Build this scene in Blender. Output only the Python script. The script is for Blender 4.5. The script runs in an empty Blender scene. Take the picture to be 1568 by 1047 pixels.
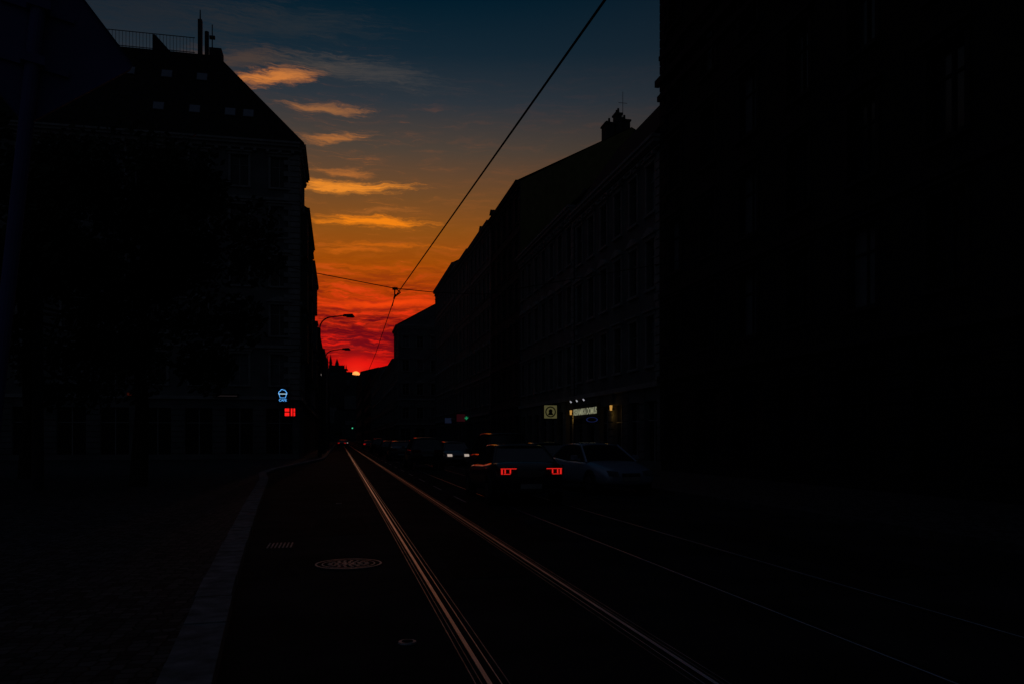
import bpy, bmesh, math, random
from mathutils import Vector, Matrix, noise as mnoise
random.seed(7)
sc = bpy.context.scene
sc.view_settings.view_transform='Standard'
sc.view_settings.look='None'
sc.view_settings.exposure=0
sc.view_settings.gamma=1

def lin(c):
    c=c/255.0
    return c/12.92 if c<=0.04045 else ((c+0.055)/1.055)**2.4
def S(r,g,b): return (lin(r),lin(g),lin(b),1)

# ------------------------------------------------------------ materials
MATS={}
def mat(name,col,rough=0.8,spec=0.2,metal=0.0,var=0.25,scale=3.0,bump=0.0,bscale=30.0,coat=0.0,aniso=0.0):
    if name in MATS: return MATS[name]
    m=bpy.data.materials.new(name); m.use_nodes=True
    nt=m.node_tree; b=nt.nodes['Principled BSDF']
    b.inputs['Roughness'].default_value=rough
    b.inputs['Specular IOR Level'].default_value=spec
    b.inputs['Metallic'].default_value=metal
    b.inputs['Coat Weight'].default_value=coat
    if aniso:
        b.inputs['Anisotropic'].default_value=aniso
        cx=nt.nodes.new('ShaderNodeCombineXYZ'); cx.inputs[0].default_value=1; nt.links.new(cx.outputs[0],b.inputs['Tangent'])
    tc=nt.nodes.new('ShaderNodeTexCoord')
    n=nt.nodes.new('ShaderNodeTexNoise'); n.inputs['Scale'].default_value=scale; n.inputs['Detail'].default_value=4
    nt.links.new(tc.outputs['Object'],n.inputs['Vector'])
    r=nt.nodes.new('ShaderNodeValToRGB')
    r.color_ramp.elements[0].position=0.3; r.color_ramp.elements[1].position=0.7
    r.color_ramp.elements[0].color=(col[0]*(1-var),col[1]*(1-var),col[2]*(1-var),1)
    r.color_ramp.elements[1].color=(min(1,col[0]*(1+var)),min(1,col[1]*(1+var)),min(1,col[2]*(1+var)),1)
    nt.links.new(n.outputs['Fac'],r.inputs['Fac']); nt.links.new(r.outputs['Color'],b.inputs['Base Color'])
    if bump>0:
        n2=nt.nodes.new('ShaderNodeTexNoise'); n2.inputs['Scale'].default_value=bscale; n2.inputs['Detail'].default_value=3
        nt.links.new(tc.outputs['Object'],n2.inputs['Vector'])
        bp=nt.nodes.new('ShaderNodeBump'); bp.inputs['Strength'].default_value=bump; bp.inputs['Distance'].default_value=0.02
        nt.links.new(n2.outputs['Fac'],bp.inputs['Height']); nt.links.new(bp.outputs['Normal'],b.inputs['Normal'])
    MATS[name]=m; return m
def emat(name,col,st,sample=False):
    m=bpy.data.materials.get(name)
    if m: return m
    m=bpy.data.materials.new(name); m.use_nodes=True
    b=m.node_tree.nodes['Principled BSDF']
    b.inputs['Base Color'].default_value=(col[0]*.3,col[1]*.3,col[2]*.3,1)
    b.inputs['Emission Color'].default_value=(*col[:3],1); b.inputs['Emission Strength'].default_value=st
    if not sample: m.cycles.emission_sampling='NONE'
    return m
def cobble(name,col,sc_):
    m=bpy.data.materials.new(name); m.use_nodes=True
    nt=m.node_tree; b=nt.nodes['Principled BSDF']; b.inputs['Roughness'].default_value=0.85; b.inputs['Specular IOR Level'].default_value=0.08
    tc=nt.nodes.new('ShaderNodeTexCoord')
    v=nt.nodes.new('ShaderNodeTexVoronoi'); v.inputs['Scale'].default_value=sc_; v.inputs['Randomness'].default_value=0.45
    v2=nt.nodes.new('ShaderNodeTexVoronoi'); v2.feature='DISTANCE_TO_EDGE'; v2.inputs['Scale'].default_value=sc_; v2.inputs['Randomness'].default_value=0.45
    nt.links.new(tc.outputs['Object'],v.inputs['Vector']); nt.links.new(tc.outputs['Object'],v2.inputs['Vector'])
    r=nt.nodes.new('ShaderNodeValToRGB'); r.color_ramp.elements[0].position=0.0; r.color_ramp.elements[1].position=0.12
    r.color_ramp.elements[0].color=(.02,.02,.02,1); r.color_ramp.elements[1].color=(1,1,1,1)
    nt.links.new(v2.outputs['Distance'],r.inputs['Fac'])
    sx=nt.nodes.new('ShaderNodeSeparateColor'); nt.links.new(v.outputs['Color'],sx.inputs[0])
    r2=nt.nodes.new('ShaderNodeValToRGB'); r2.color_ramp.elements[0].color=(col[0]*.4,col[1]*.4,col[2]*.4,1); r2.color_ramp.elements[1].color=(col[0]*1.6,col[1]*1.6,col[2]*1.6,1)
    nt.links.new(sx.outputs[0],r2.inputs['Fac'])
    mx=nt.nodes.new('ShaderNodeMixRGB'); mx.blend_type='MULTIPLY'; mx.inputs[0].default_value=1
    nt.links.new(r2.outputs['Color'],mx.inputs[1]); nt.links.new(r.outputs['Color'],mx.inputs[2])
    nt.links.new(mx.outputs[0],b.inputs['Base Color'])
    bp=nt.nodes.new('ShaderNodeBump'); bp.inputs['Strength'].default_value=0.6; bp.inputs['Distance'].default_value=0.01
    nt.links.new(r.outputs['Color'],bp.inputs['Height']); nt.links.new(bp.outputs['Normal'],b.inputs['Normal'])
    return m

ASPH=mat('asphalt',(.030,.030,.032),.95,.02,0,.45,.8,.4,60)
PAVE=cobble('mosaic_paving',(.070,.072,.078),9)
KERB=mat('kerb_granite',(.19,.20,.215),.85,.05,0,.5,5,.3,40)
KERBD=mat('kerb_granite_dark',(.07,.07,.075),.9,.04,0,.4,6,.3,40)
RAIL=mat('rail_steel',(.66,.70,.78),.5,.5,.8,.2,2,aniso=.85)
RAILD=mat('rail_groove',(.02,.02,.02),.9,.05)
JOINT=mat('rail_joint',(.34,.36,.40),.6,.4,0.7,.6,3,aniso=.85)
PAINT=mat('road_paint',(.34,.34,.34),.8,.1,0,.6,6)
IRON=mat('cast_iron',(.40,.41,.43),.6,.5,.6,.4,20)
STUC_A=mat('stucco_sooty',(.16,.165,.17),.95,.05,0,.3,.6,.2,20)
STUC_B=mat('stucco_pale',(.19,.19,.185),.95,.05,0,.3,.6,.2,20)
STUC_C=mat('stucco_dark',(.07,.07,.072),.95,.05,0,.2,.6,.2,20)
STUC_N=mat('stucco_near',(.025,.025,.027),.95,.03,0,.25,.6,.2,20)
TRIM=mat('stone_trim',(.30,.30,.30),.9,.08,0,.2,2)
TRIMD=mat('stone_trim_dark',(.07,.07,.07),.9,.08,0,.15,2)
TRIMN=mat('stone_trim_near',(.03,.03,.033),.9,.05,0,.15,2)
GLASS=mat('window_glass',(.02,.022,.026),.15,.5,0,.1,1)
SHOPG=mat('shop_window_glass',(.015,.015,.017),.5,.15,0,.1,1)
CURT=mat('window_curtain',(.14,.15,.17),.5,.4,0,.3,2)
ROOFM=mat('roof_tiles',(.035,.032,.03),.9,.05,0,.3,3,.4,8)
ROOFO=mat('roof_olive',(.19,.17,.07),.9,.05,0,.2,2,.4,8)
METAL=mat('painted_steel',(.06,.06,.07),.7,.2,.2,.1,3)
SIGNB=mat('sign_back_steel',(.13,.135,.34),.8,.12,.1,.12,4)
SKYL=mat('skylight_glass_sky_tint',(.22,.26,.32),.35,.5,0,.1,2)  # pale blue-grey base colour stands in for sky reflected in the panes
WIRE=mat('wire_copper',(.03,.03,.03),.8,.1,.2)
HILL=mat('hill_ground',(.03,.03,.035),1,.0,0,.3,.01)
BARK=mat('bark',(.05,.04,.03),.95,.05,0,.3,6,.5,20)
LEAF=mat('leaves',(.040,.048,.028),.8,.08,0,.6,1.2)
RUBBER=mat('tyre_rubber',(.02,.02,.02),.9,.1)
RIM=mat('alloy_rim',(.25,.25,.26),.4,.5,.9)
CGLASS=mat('car_glass',(.012,.013,.016),.1,.8)
PLATE=mat('number_plate',(.3,.3,.3),.6,.2)
RED=emat('tail_light_lit',(1,.02,.015),.7)
REDOFF=mat('tail_lens',(.12,.005,.005),.2,.5)
WHITE_L=emat('head_light_lit',(1,.82,.7),.4)
LENS=mat('head_lens',(.12,.12,.14),.25,.4)

# ------------------------------------------------------------ mesh builder
class MB:
    def __init__(s): s.v=[];s.f=[];s.m=[];s.mats=[]
    def mi(s,m):
        if m not in s.mats: s.mats.append(m)
        return s.mats.index(m)
    def quad(s,pts,m):
        b=len(s.v); s.v+= [tuple(p) for p in pts]; s.f.append(tuple(range(b,b+len(pts)))); s.m.append(s.mi(m))
    def hexa(s,p,m):
        b=len(s.v); s.v+=[tuple(q) for q in p]; i=s.mi(m)
        for f in ((0,3,2,1),(4,5,6,7),(0,1,5,4),(1,2,6,5),(2,3,7,6),(3,0,4,7)):
            s.f.append(tuple(b+k for k in f)); s.m.append(i)
    def box(s,x0,x1,y0,y1,z0,z1,m):
        s.hexa([(x0,y0,z0),(x1,y0,z0),(x1,y1,z0),(x0,y1,z0),(x0,y0,z1),(x1,y0,z1),(x1,y1,z1),(x0,y1,z1)],m)
    def cyl(s,p0,p1,r0,r1,m,n=10):
        p0=Vector(p0);p1=Vector(p1);d=(p1-p0).normalized()
        a=d.orthogonal().normalized(); c=d.cross(a); b=len(s.v); i=s.mi(m)
        for k in range(n):
            t=2*math.pi*k/n; o=a*math.cos(t)+c*math.sin(t)
            s.v.append(tuple(p0+o*r0)); s.v.append(tuple(p1+o*r1))
        for k in range(n):
            j=(k+1)%n; s.f.append((b+2*k,b+2*j,b+2*j+1,b+2*k+1)); s.m.append(i)
        s.f.append(tuple(b+2*k for k in range(n))[::-1]); s.m.append(i)
        s.f.append(tuple(b+2*k+1 for k in range(n))); s.m.append(i)
    def obj(s,name,smooth=False,parent=None,fix=True):
        me=bpy.data.meshes.new(name); me.from_pydata(s.v,[],s.f)
        for m in s.mats: me.materials.append(m)
        me.polygons.foreach_set('material_index',s.m)
        if fix:
            bm=bmesh.new(); bm.from_mesh(me); bmesh.ops.recalc_face_normals(bm,faces=bm.faces); bm.to_mesh(me); bm.free()
        if smooth: me.polygons.foreach_set('use_smooth',[True]*len(me.polygons))
        me.update()
        o=bpy.data.objects.new(name,me); sc.collection.objects.link(o)
        if parent: o.parent=parent
        return o
def empty(name,loc=(0,0,0)):
    e=bpy.data.objects.new(name,None); e.location=loc; sc.collection.objects.link(e); return e
def tube(name,pts,r,m,parent=None,cyc=False):
    cu=bpy.data.curves.new(name,'CURVE'); cu.dimensions='3D'; cu.bevel_depth=r; cu.bevel_resolution=2
    sp=cu.splines.new('POLY'); sp.points.add(len(pts)-1)
    for p,q in zip(sp.points,pts): p.co=(*q,1)
    sp.use_cyclic_u=cyc
    cu.materials.append(m); o=bpy.data.objects.new(name,cu); sc.collection.objects.link(o)
    if parent: o.parent=parent
    return o

# ------------------------------------------------------------ ground, road
g=MB(); g.quad([(-6000,-3000,-.01),(6000,-3000,-.01),(6000,9000,-.01),(-6000,9000,-.01)],HILL); g.obj('ground')
r=MB(); r.quad([(-12,-30,0),(9.3,-30,0),(9.3,900,0),(-12,900,0)],ASPH); r.obj('road')
kerbL=[(-.55,-30),(-.55,0),(-.71,4.5),(-1.09,9),(-1.74,18),(-2.6,31),(-3.2,37),(-3.1,42),(-2.0,54),(-1.15,64),(-1.1,75),(-1.1,300)]
pv=MB()
for (x0,y0),(x1,y1) in zip(kerbL,kerbL[1:]):
    pv.quad([(-60,y0,.125),(x0-.3,y0,.125),(x1-.3,y1,.125),(-60,y1,.125)],PAVE)
pv.obj('pavement')
kb=MB()
for (x0,y0),(x1,y1) in zip(kerbL,kerbL[1:]):
    a=Vector((x0,y0,0)); b=Vector((x1,y1,0)); L=(b-a).length; n=max(1,int(L/1.0)); n=min(n,90)
    t=(b-a).normalized(); nn=Vector((-t.y,t.x,0))*.32
    for i in range(n):
        p=a+(b-a)*(i/n)+t*.012; q=a+(b-a)*((i+1)/n)-t*.012
        h=.135+random.uniform(-.006,.006); j=random.uniform(-.008,.008)
        p2=p+Vector((j,0,0)); q2=q+Vector((j,0,0)); up=Vector((0,0,h))
        kb.hexa([p2,q2,q2+nn,p2+nn,p2+up,q2+up,q2+nn+up,p2+nn+up],KERB)
kb.obj('kerb')
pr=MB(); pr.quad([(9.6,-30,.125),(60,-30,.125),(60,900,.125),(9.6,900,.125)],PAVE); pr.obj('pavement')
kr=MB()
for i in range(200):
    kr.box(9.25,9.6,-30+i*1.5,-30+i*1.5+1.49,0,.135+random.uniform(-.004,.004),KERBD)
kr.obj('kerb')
for idx,(xc,s) in enumerate(((.96,1),(2.395,-1),(3.93,1),(5.365,-1))):
    e=MB(); Y0,Y1=-25,650
    def strip(a,b,z,m):
        lo,hi=sorted((xc+s*a,xc+s*b)); e.box(lo,hi,Y0,Y1,z-.02,z,m)
    w1=1 if idx<2 else .7
    strip(-.020*w1,.012*w1,.010,RAIL)
    strip(.016,.066,.002,RAILD)
    strip(.068,.076,.009,RAIL if idx<2 else RAILD)
    if idx<2:
        strip(-.098,-.090,.007,JOINT)
        strip(-.056,-.050,.006,JOINT)
        strip(.122,.129,.007,JOINT)
    e.obj('tram_rail')
mk=MB()
for i in range(60):
    y=20+i*5; mk.quad([(3.10,y,.005),(3.16,y,.005),(3.16,y+2.2,.005),(3.10,y+2.2,.005)],PAINT)
for i in range(40):
    y=34+i*4; mk.quad([(6.45,y,.005),(6.53,y,.005),(6.53,y+1.6,.005),(6.45,y+1.6,.005)],PAINT)
mk.obj('lane_marking')
pt=MB(); PATCH=mat('asphalt_patch',(.018,.018,.02),.95,.02,0,.3,2,.4,50)
for (x0,x1,y0,y1) in ((-.5,.5,13.5,16.5),(1.3,2.1,9,13),(-1.2,.2,24,29),(2.75,3.5,12,22),(6,7.2,8,14)):
    pt.quad([(x0,y0,.004),(x1,y0+.1,.004),(x1-.05,y1,.004),(x0+.06,y1-.15,.004)],PATCH)
pt.obj('asphalt_patches')
def manhole(x,y,R):
    m=MB()
    def ring(r0,r1,z,mt,n=48):
        for k in range(n):
            a=2*math.pi*k/n;b=2*math.pi*(k+1)/n
            m.quad([(x+r0*math.cos(a),y+r0*math.sin(a),z),(x+r1*math.cos(a),y+r1*math.sin(a),z),(x+r1*math.cos(b),y+r1*math.sin(b),z),(x+r0*math.cos(b),y+r0*math.sin(b),z)],mt)
            m.quad([(x+r1*math.cos(a),y+r1*math.sin(a),z),(x+r1*math.cos(b),y+r1*math.sin(b),z),(x+r1*math.cos(b),y+r1*math.sin(b),z-.01),(x+r1*math.cos(a),y+r1*math.sin(a),z-.01)],mt)
    ring(0,R,.006,RAILD); ring(R*.94,R,.014,IRON); ring(R*.76,R*.80,.013,IRON)
    for rr in (.15,.36,.56):
        nb=int(6+rr*22)
        for k in range(nb):
            a=2*math.pi*k/nb; c=math.cos(a); s_=math.sin(a)
            w=R*.04;l=R*.065; px=x+c*rr*R; py=y+s_*rr*R
            m.hexa([(px+c*u-s_*v,py+s_*u+c*v,z) for z in (.006,.014) for (u,v) in ((-l,-w),(l,-w),(l,w),(-l,w))],IRON)
    m.obj('manhole_cover')
manhole(.11,10.4,.42)
dg=MB(); dg.box(-1.07,-.67,12.1,12.75,-.01,.004,RAILD)
for i in range(7):
    dg.box(-1.05+i*.055,-1.030+i*.055,12.13,12.72,.004,.014,IRON)
dg.obj('drain_grate')
cp=MB()
for (x,y) in ((.52,6.3),(-.02,20.3)):
    cp.cyl((x,y,0),(x,y,.012),.075,.07,IRON,16); cp.cyl((x,y,.012),(x,y,.016),.045,.045,RAILD,12)
cp.obj('valve_cover')

# ------------------------------------------------------------ buildings
UP=Vector((0,0,1))
def facade(mb,o,t,n,W,H,gh,fl,bay,ww,wh,wall,trim,ground=True,cornice=.5,quoin=0,rust=False):
    o=Vector(o);t=Vector(t);n=Vector(n)
    P=lambda a,z,d=0:o+t*a+UP*z+n*d
    def bx(a0,a1,z0,z1,d0,d1,m):
        mb.hexa([P(a0,z0,d0),P(a1,z0,d0),P(a1,z0,d1),P(a0,z0,d1),P(a0,z1,d0),P(a1,z1,d0),P(a1,z1,d1),P(a0,z1,d1)],m)
    nb=max(1,round(W/bay)); bw=W/nb; fh=(H-gh-.5)/fl
    def cell(a0,a1,z0,z1,w0,w1,h0,h1,shop=False,top=False):
        mb.quad([P(a0,z0),P(a1,z0),P(a1,h0),P(a0,h0)],wall); mb.quad([P(a0,h1),P(a1,h1),P(a1,z1),P(a0,z1)],wall)
        mb.quad([P(a0,h0),P(w0,h0),P(w0,h1),P(a0,h1)],wall); mb.quad([P(w1,h0),P(a1,h0),P(a1,h1),P(w1,h1)],wall)
        D=-.24
        mb.quad([P(w0,h0),P(w1,h0),P(w1,h0,D),P(w0,h0,D)],trim); mb.quad([P(w0,h1),P(w1,h1),P(w1,h1,D),P(w0,h1,D)],wall)
        mb.quad([P(w0,h0),P(w0,h1),P(w0,h1,D),P(w0,h0,D)],wall); mb.quad([P(w1,h0),P(w1,h1),P(w1,h1,D),P(w1,h0,D)],wall)
        gm=SHOPG if shop else (GLASS if random.random()<.7 else CURT)
        mb.quad([P(w0,h0,D),P(w1,h0,D),P(w1,h1,D),P(w0,h1,D)],gm)
        c=(w0+w1)/2
        bx(c-.035,c+.035,h0,h1,D+.01,D+.06,trim)
        zt=h0+(h1-h0)*.68; bx(w0,c-.035,zt-.03,zt+.03,D+.01,D+.055,trim); bx(c+.035,w1,zt-.03,zt+.03,D+.01,D+.055,trim)
        if not shop:
            bx(w0-.18,w1+.18,h0-.13,h0,.001,.14,trim)
            bx(w0-.16,w0,h0,h1,.001,.06,trim); bx(w1,w1+.16,h0,h1,.001,.06,trim)
            bx(w0-.2,w1+.2,h1,h1+.2,.001,.10,trim); bx(w0-.28,w1+.28,h1+.2,h1+.3,.001,.22,trim)
            if top: mb.hexa([P(w0-.28,h1+.301,.002),P(w1+.28,h1+.301,.002),P(w1+.28,h1+.301,.2),P(w0-.28,h1+.301,.2),P(c-.05,h1+.6,.002),P(c+.05,h1+.6,.002),P(c+.05,h1+.6,.2),P(c-.05,h1+.6,.2)],trim)
    for i in range(nb):
        a0=i*bw;a1=a0+bw;c=(a0+a1)/2
        cell(a0,a1,0,gh,c-bw*.33,c+bw*.33,.5,gh-.9,True)
        for k in range(fl):
            z=gh+k*fh; cell(a0,a1,z,z+fh,c-ww/2,c+ww/2,z+.85,min(z+.85+wh,z+fh-.45),top=(k==1))
    mb.quad([P(0,H-.5),P(W,H-.5),P(W,H),P(0,H)],wall)
    bx(0,W,gh-.25,gh,.0012,.2,trim)
    if fl>3: bx(0,W,gh+fh-.1,gh+fh+.12,.0012,.13,trim)
    if fl>4: bx(0,W,gh+fh*(fl-1)-.1,gh+fh*(fl-1)+.1,.0012,.12,trim)
    bx(0,W,H-.55,H-.3,.0012,cornice*.4,trim); bx(-.05,W+.05,H-.3,H-.1,.0012,cornice*.8,trim); bx(-.1,W+.1,H-.1,H+.05,.0012,cornice,trim)
    nd=int(W/.9)
    for i in range(nd):
        a=(i+.5)*W/nd; bx(a-.12,a+.12,H-.75,H-.55,.0012,cornice*.55,trim)
    if quoin:
        z=gh+.1; k=0
        while z<H-1:
            L=quoin if k%2 else quoin*.7
            bx(0,L,z,z+.36,.0012,.07,trim); bx(W-L,W,z,z+.36,.0012,.07,trim); z+=.42;k+=1
    if rust:
        z=.6
        while z<gh-.5:
            for i in range(nb):
                c=(i+.5)*bw; bx(i*bw,c-bw*.33-.02,z,z+.33,.0012,.05,wall); bx(c+bw*.33+.02,(i+1)*bw,z,z+.33,.0012,.05,wall)
            z+=.4
def shell(mb,x0,x1,y0,y1,H,wall,skip=()):
    W={'-x':[(x0,y0),(x0,y1)],'+x':[(x1,y0),(x1,y1)],'-y':[(x0,y0),(x1,y0)],'+y':[(x0,y1),(x1,y1)]}
    for k,(a,b) in W.items():
        if k in skip: continue
        mb.quad([(a[0],a[1],0),(b[0],b[1],0),(b[0],b[1],H),(a[0],a[1],H)],wall)
def gable(mb,x0,x1,y0,y1,z,xr,zr,roof,wall,ov=.35):
    mb.quad([(x0-ov,y0,z+.06),(x0-ov,y1,z+.06),(xr,y1,zr),(xr,y0,zr)],roof)
    mb.quad([(x1+ov,y0,z+.06),(x1+ov,y1,z+.06),(xr,y1,zr),(xr,y0,zr)],roof)
    for y in (y0+.01,y1-.01):
        mb.quad([(x0,y,z-.02),(x1,y,z-.02),(xr,y,zr-.03)],wall)
def chimney(mb,x,y,z0,z1,w=.5,l=.9,m=None,pots=2):
    m=m or STUC_C
    mb.box(x-w/2,x+w/2,y-l/2,y+l/2,z0,z1,m); mb.box(x-w/2-.08,x+w/2+.08,y-l/2-.08,y+l/2+.08,z1,z1+.15,m)
    for i in range(pots):
        yy=y-l/2+(i+.5)*l/pots; mb.cyl((x,yy,z1+.15),(x,yy,z1+.6),.12,.09,m,8)
def dormer(mb,x,y,z,w=1.2,h=1.3,dep=1.6,sgn=1,m=None):
    m=m or STUC_C
    x1=x+sgn*dep; lo,hi=min(x,x1),max(x,x1)
    mb.box(lo,hi,y-w/2,y+w/2,z,z+h,m)
    xe=x-sgn*.004
    mb.quad([(xe,y-w/2+.15,z+.2),(xe,y+w/2-.15,z+.2),(xe,y+w/2-.15,z+h-.15),(xe,y-w/2+.15,z+h-.15)],GLASS)
    xa=x-sgn*.15
    mb.quad([(xa,y-w/2-.12,z+h),(x1,y-w/2-.12,z+h+.02),(x1,y,z+h+.45),(xa,y,z+h+.45)],ROOFM)
    mb.quad([(xa,y+w/2+.12,z+h),(x1,y+w/2+.12,z+h+.02),(x1,y,z+h+.45),(xa,y,z+h+.45)],ROOFM)

def right_b(name,X,y0,y1,H,wall,trim,gh,fl,xr,zr,roof,depth=16,bay=2.9,cor=.5,ww=1.15,wh=2.1,quoin=.7,dorm=0,ch=2,south=None):
    mb=MB()
    facade(mb,(X,y0,0),(0,1,0),(-1,0,0),y1-y0,H,gh,fl,bay,ww,wh,wall,trim,cornice=cor,quoin=quoin,rust=True)
    sk=['-x']
    if south:
        facade(mb,(X,y0,0),(1,0,0),(0,-1,0),depth,H,gh,fl,2.6,1.1,1.9,wall,trim,cornice=.3); sk.append('-y')
    shell(mb,X,X+depth,y0,y1,H,wall,sk)
    gable(mb,X,X+depth,y0,y1,H,xr,zr,roof,wall)
    for i in range(dorm):
        y=y0+(i+.5)*(y1-y0)/dorm; dormer(mb,X+.7,y,H+.35,sgn=1)
    for i in range(ch):
        y=y0+random.uniform(.15,.85)*(y1-y0); chimney(mb,xr+random.uniform(.3,1.2),y,zr-1.5,zr+random.uniform(.1,.5))
    mb.cyl((X-.09,y1-.25,.2),(X-.09,y1-.25,H-.6),.06,.06,METAL,8)
    return mb.obj(name)
mb=MB()
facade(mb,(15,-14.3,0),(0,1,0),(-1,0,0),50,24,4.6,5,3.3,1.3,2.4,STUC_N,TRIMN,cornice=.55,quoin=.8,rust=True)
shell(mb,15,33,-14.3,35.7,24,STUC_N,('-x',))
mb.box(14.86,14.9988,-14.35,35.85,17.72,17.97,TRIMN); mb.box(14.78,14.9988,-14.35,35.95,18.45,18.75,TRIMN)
mb.quad([(14.6,-14.3,24.06),(14.6,35.7,24.06),(18,34,28.5),(18,-12,28.5)],ROOFM)
mb.quad([(14.6,35.7,24.06),(33,35.7,24.06),(30,34,28.5),(18,34,28.5)],ROOFM)
mb.quad([(18,34,28.5),(30,34,28.5),(30,-12,28.5),(18,-12,28.5)],ROOFM)
mb.obj('corner_apartment_block')
right_b('apartment_building',15,35.72,50,16.1,STUC_A,TRIM,4.4,3,18,20.8,ROOFM,bay=2.4,ww=1.05,wh=2.4,ch=0)
right_b('apartment_building',15,50.02,65.95,16.8,STUC_B,TRIM,4.4,3,18.3,20.2,ROOFO,bay=2.25,ww=1.05,wh=2.5,ch=1)
mb=MB()
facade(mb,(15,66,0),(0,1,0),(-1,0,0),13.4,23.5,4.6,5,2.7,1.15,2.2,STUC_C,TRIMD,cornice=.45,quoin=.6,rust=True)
shell(mb,15,35,66,79.4,23.5,ROOFO,('-x',)); gable(mb,15,35,66,79.4,23.5,25,28.9,ROOFO,ROOFO,.3)
chimney(mb,23.1,66.8,26.5,29.1,.8,1.2,pots=2); chimney(mb,23.9,66.6,27,30.0,.55,.8); chimney(mb,24.6,67,27,29.6,.9,1)
mb.cyl((24.4,66.6,29),(24.4,66.6,32.2),.03,.02,METAL,6); mb.cyl((24.0,66.6,31.2),(24.8,66.6,31.2),.02,.02,METAL,6)
mb.obj('gabled_apartment_building')
right_b('apartment_building',15,79.42,92.7,23.7,STUC_A,TRIM,4.4,5,18,26,ROOFM,dorm=2,ch=1)
right_b('apartment_building',15,92.72,105.1,23.9,STUC_B,TRIM,4.4,5,19,26.5,ROOFM,dorm=0,ch=2)
right_b('apartment_building',15,105.12,127,25,STUC_A,TRIM,4.4,5,19,27.2,ROOFM,dorm=0,ch=2)
right_b('gabled_apartment_building',10,140,150,21.5,STUC_A,TRIM,4.4,4,17.5,26,ROOFM,depth=15,ch=1,south=True)
right_b('apartment_building',10,150.1,195,16.6,STUC_B,TRIM,4.2,3,15,17.6,ROOFM,ch=0)
right_b('apartment_building',10,195.1,262,19,STUC_A,TRIM,4.2,4,15,20.5,ROOFM,ch=1)
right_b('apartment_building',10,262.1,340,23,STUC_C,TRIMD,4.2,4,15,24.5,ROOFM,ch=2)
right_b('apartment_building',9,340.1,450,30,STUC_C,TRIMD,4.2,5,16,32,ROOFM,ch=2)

mb=MB(); HL=23.7
facade(mb,(-40,62,0),(1,0,0),(0,-1,0),37,HL,4.8,5,2.95,1.25,2.3,STUC_A,TRIM,cornice=.55,quoin=1.1,rust=True)
facade(mb,(-3,62,0),(0,1,0),(1,0,0),8,HL,4.8,5,2.7,1.15,2.2,STUC_A,TRIM,cornice=.5,quoin=.7,rust=True)
shell(mb,-40,-3,62,70,HL,STUC_A,('+x','-y'))
for k in range(3):
    z=7.6+k*4; mb.box(-2.9985,-2.45,63.2,66.2,z,z+3.2,STUC_C); mb.box(-2.9985,-2.35,63.1,66.3,z+3.2,z+3.4,TRIMD)
A=[(-40.4,61.6),(-2.6,61.6),(-2.6,70.2),(-40.4,70.2)]; B=[(-36,65),(-9.2,65),(-9.2,69),(-36,69)]; z0=HL+.06; z1=31.2
for i in range(4):
    j=(i+1)%4; mb.quad([(*A[i],z0),(*A[j],z0),(*B[j],z1),(*B[i],z1)],ROOFM)
mb.quad([(*p,z1) for p in B],ROOFM)
def on_roof(x,z): 
    f=(z-z0)/(z1-z0); return 61.6+f*3.4
sl=Vector((0,3.4,z1-z0)).normalized(); nr=Vector((0,-sl.z,sl.y))
for (x,z) in ((-15.3,29.0),(-12.7,29.0),(-10.2,29.0),(-13.0,26.0),(-10.5,26.0),(-8.0,26.0),(-6.7,26.0),(-20,29),(-23,26)):
    y=on_roof(x,z); c=Vector((x,y,z))
    for (w,l,d,m) in ((.42,.40,.06,METAL),(.36,.34,.075,SKYL)):
        a=Vector((w,0,0)); b_=sl*l; n0=nr*.001; n1=nr*d
        mb.hexa([c-a-b_+n0,c+a-b_+n0,c+a+b_+n0,c-a+b_+n0,c-a-b_+n1,c+a-b_+n1,c+a+b_+n1,c-a+b_+n1],m)
mb.box(-9.9,-9.0,65.3,66.6,z1-1.5,z1+.75,STUC_C)
mb.box(-10.75,-10.45,65.4,65.8,z1,z1+2.9,METAL); mb.cyl((-10.6,65.6,z1+2.9),(-10.6,65.6,z1+3.7),.06,.04,METAL,6)
mb.cyl((-10.1,65.5,z1),(-10.1,65.5,z1+2.0),.16,.16,METAL,8)
mb.cyl((-9.7,65.5,z1),(-9.7,65.5,z1+2.6),.05,.04,METAL,6); mb.cyl((-9.9,65.5,z1+1.6),(-9.5,65.5,z1+1.6),.15,.15,METAL,10)
mb.hexa([(-14.0,65.3,z1),(-12.6,65.3,z1),(-12.6,66.5,z1),(-14,66.5,z1),(-14.0,65.3,z1+1.3),(-13.8,65.3,z1+1.3),(-13.8,66.5,z1+1.3),(-14,66.5,z1+1.3)],STUC_C)
x=-17.5
while x<-10.9:
    mb.cyl((x,65.1,z1),(x,65.1,z1+1.25),.018,.018,METAL,4); x+=.24
for zz in (z1+.12,z1+1.25): mb.cyl((-17.5,65.1,zz),(-10.9,65.1,zz),.03,.03,METAL,6)
mb.obj('corner_apartment_building')
def left_b(name,X,y0,y1,H,wall,trim,fl,bays=True):
    mb=MB()
    facade(mb,(X,y0,0),(0,1,0),(1,0,0),y1-y0,H,4.6,fl,2.8,1.15,2.1,wall,trim,cornice=.5,quoin=.6,rust=True)
    shell(mb,X-14,X,y0,y1,H,wall,('+x',)); gable(mb,X-14,X,y0,y1,H,X-6,H+4,ROOFM,wall)
    if bays:
        zc=7; 
        while zc<H-4:
            mb.box(X+.0015,X+.6,y0+2,y0+4.6,zc,zc+2.9,wall); mb.box(X+.0015,X+.72,y0+1.9,y0+4.7,zc+2.9,zc+3.1,trim); zc+=4
    return mb.obj(name)
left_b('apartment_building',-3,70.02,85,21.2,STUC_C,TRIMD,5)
left_b('apartment_building',-3,85.02,100,20,STUC_A,TRIM,4)
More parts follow.
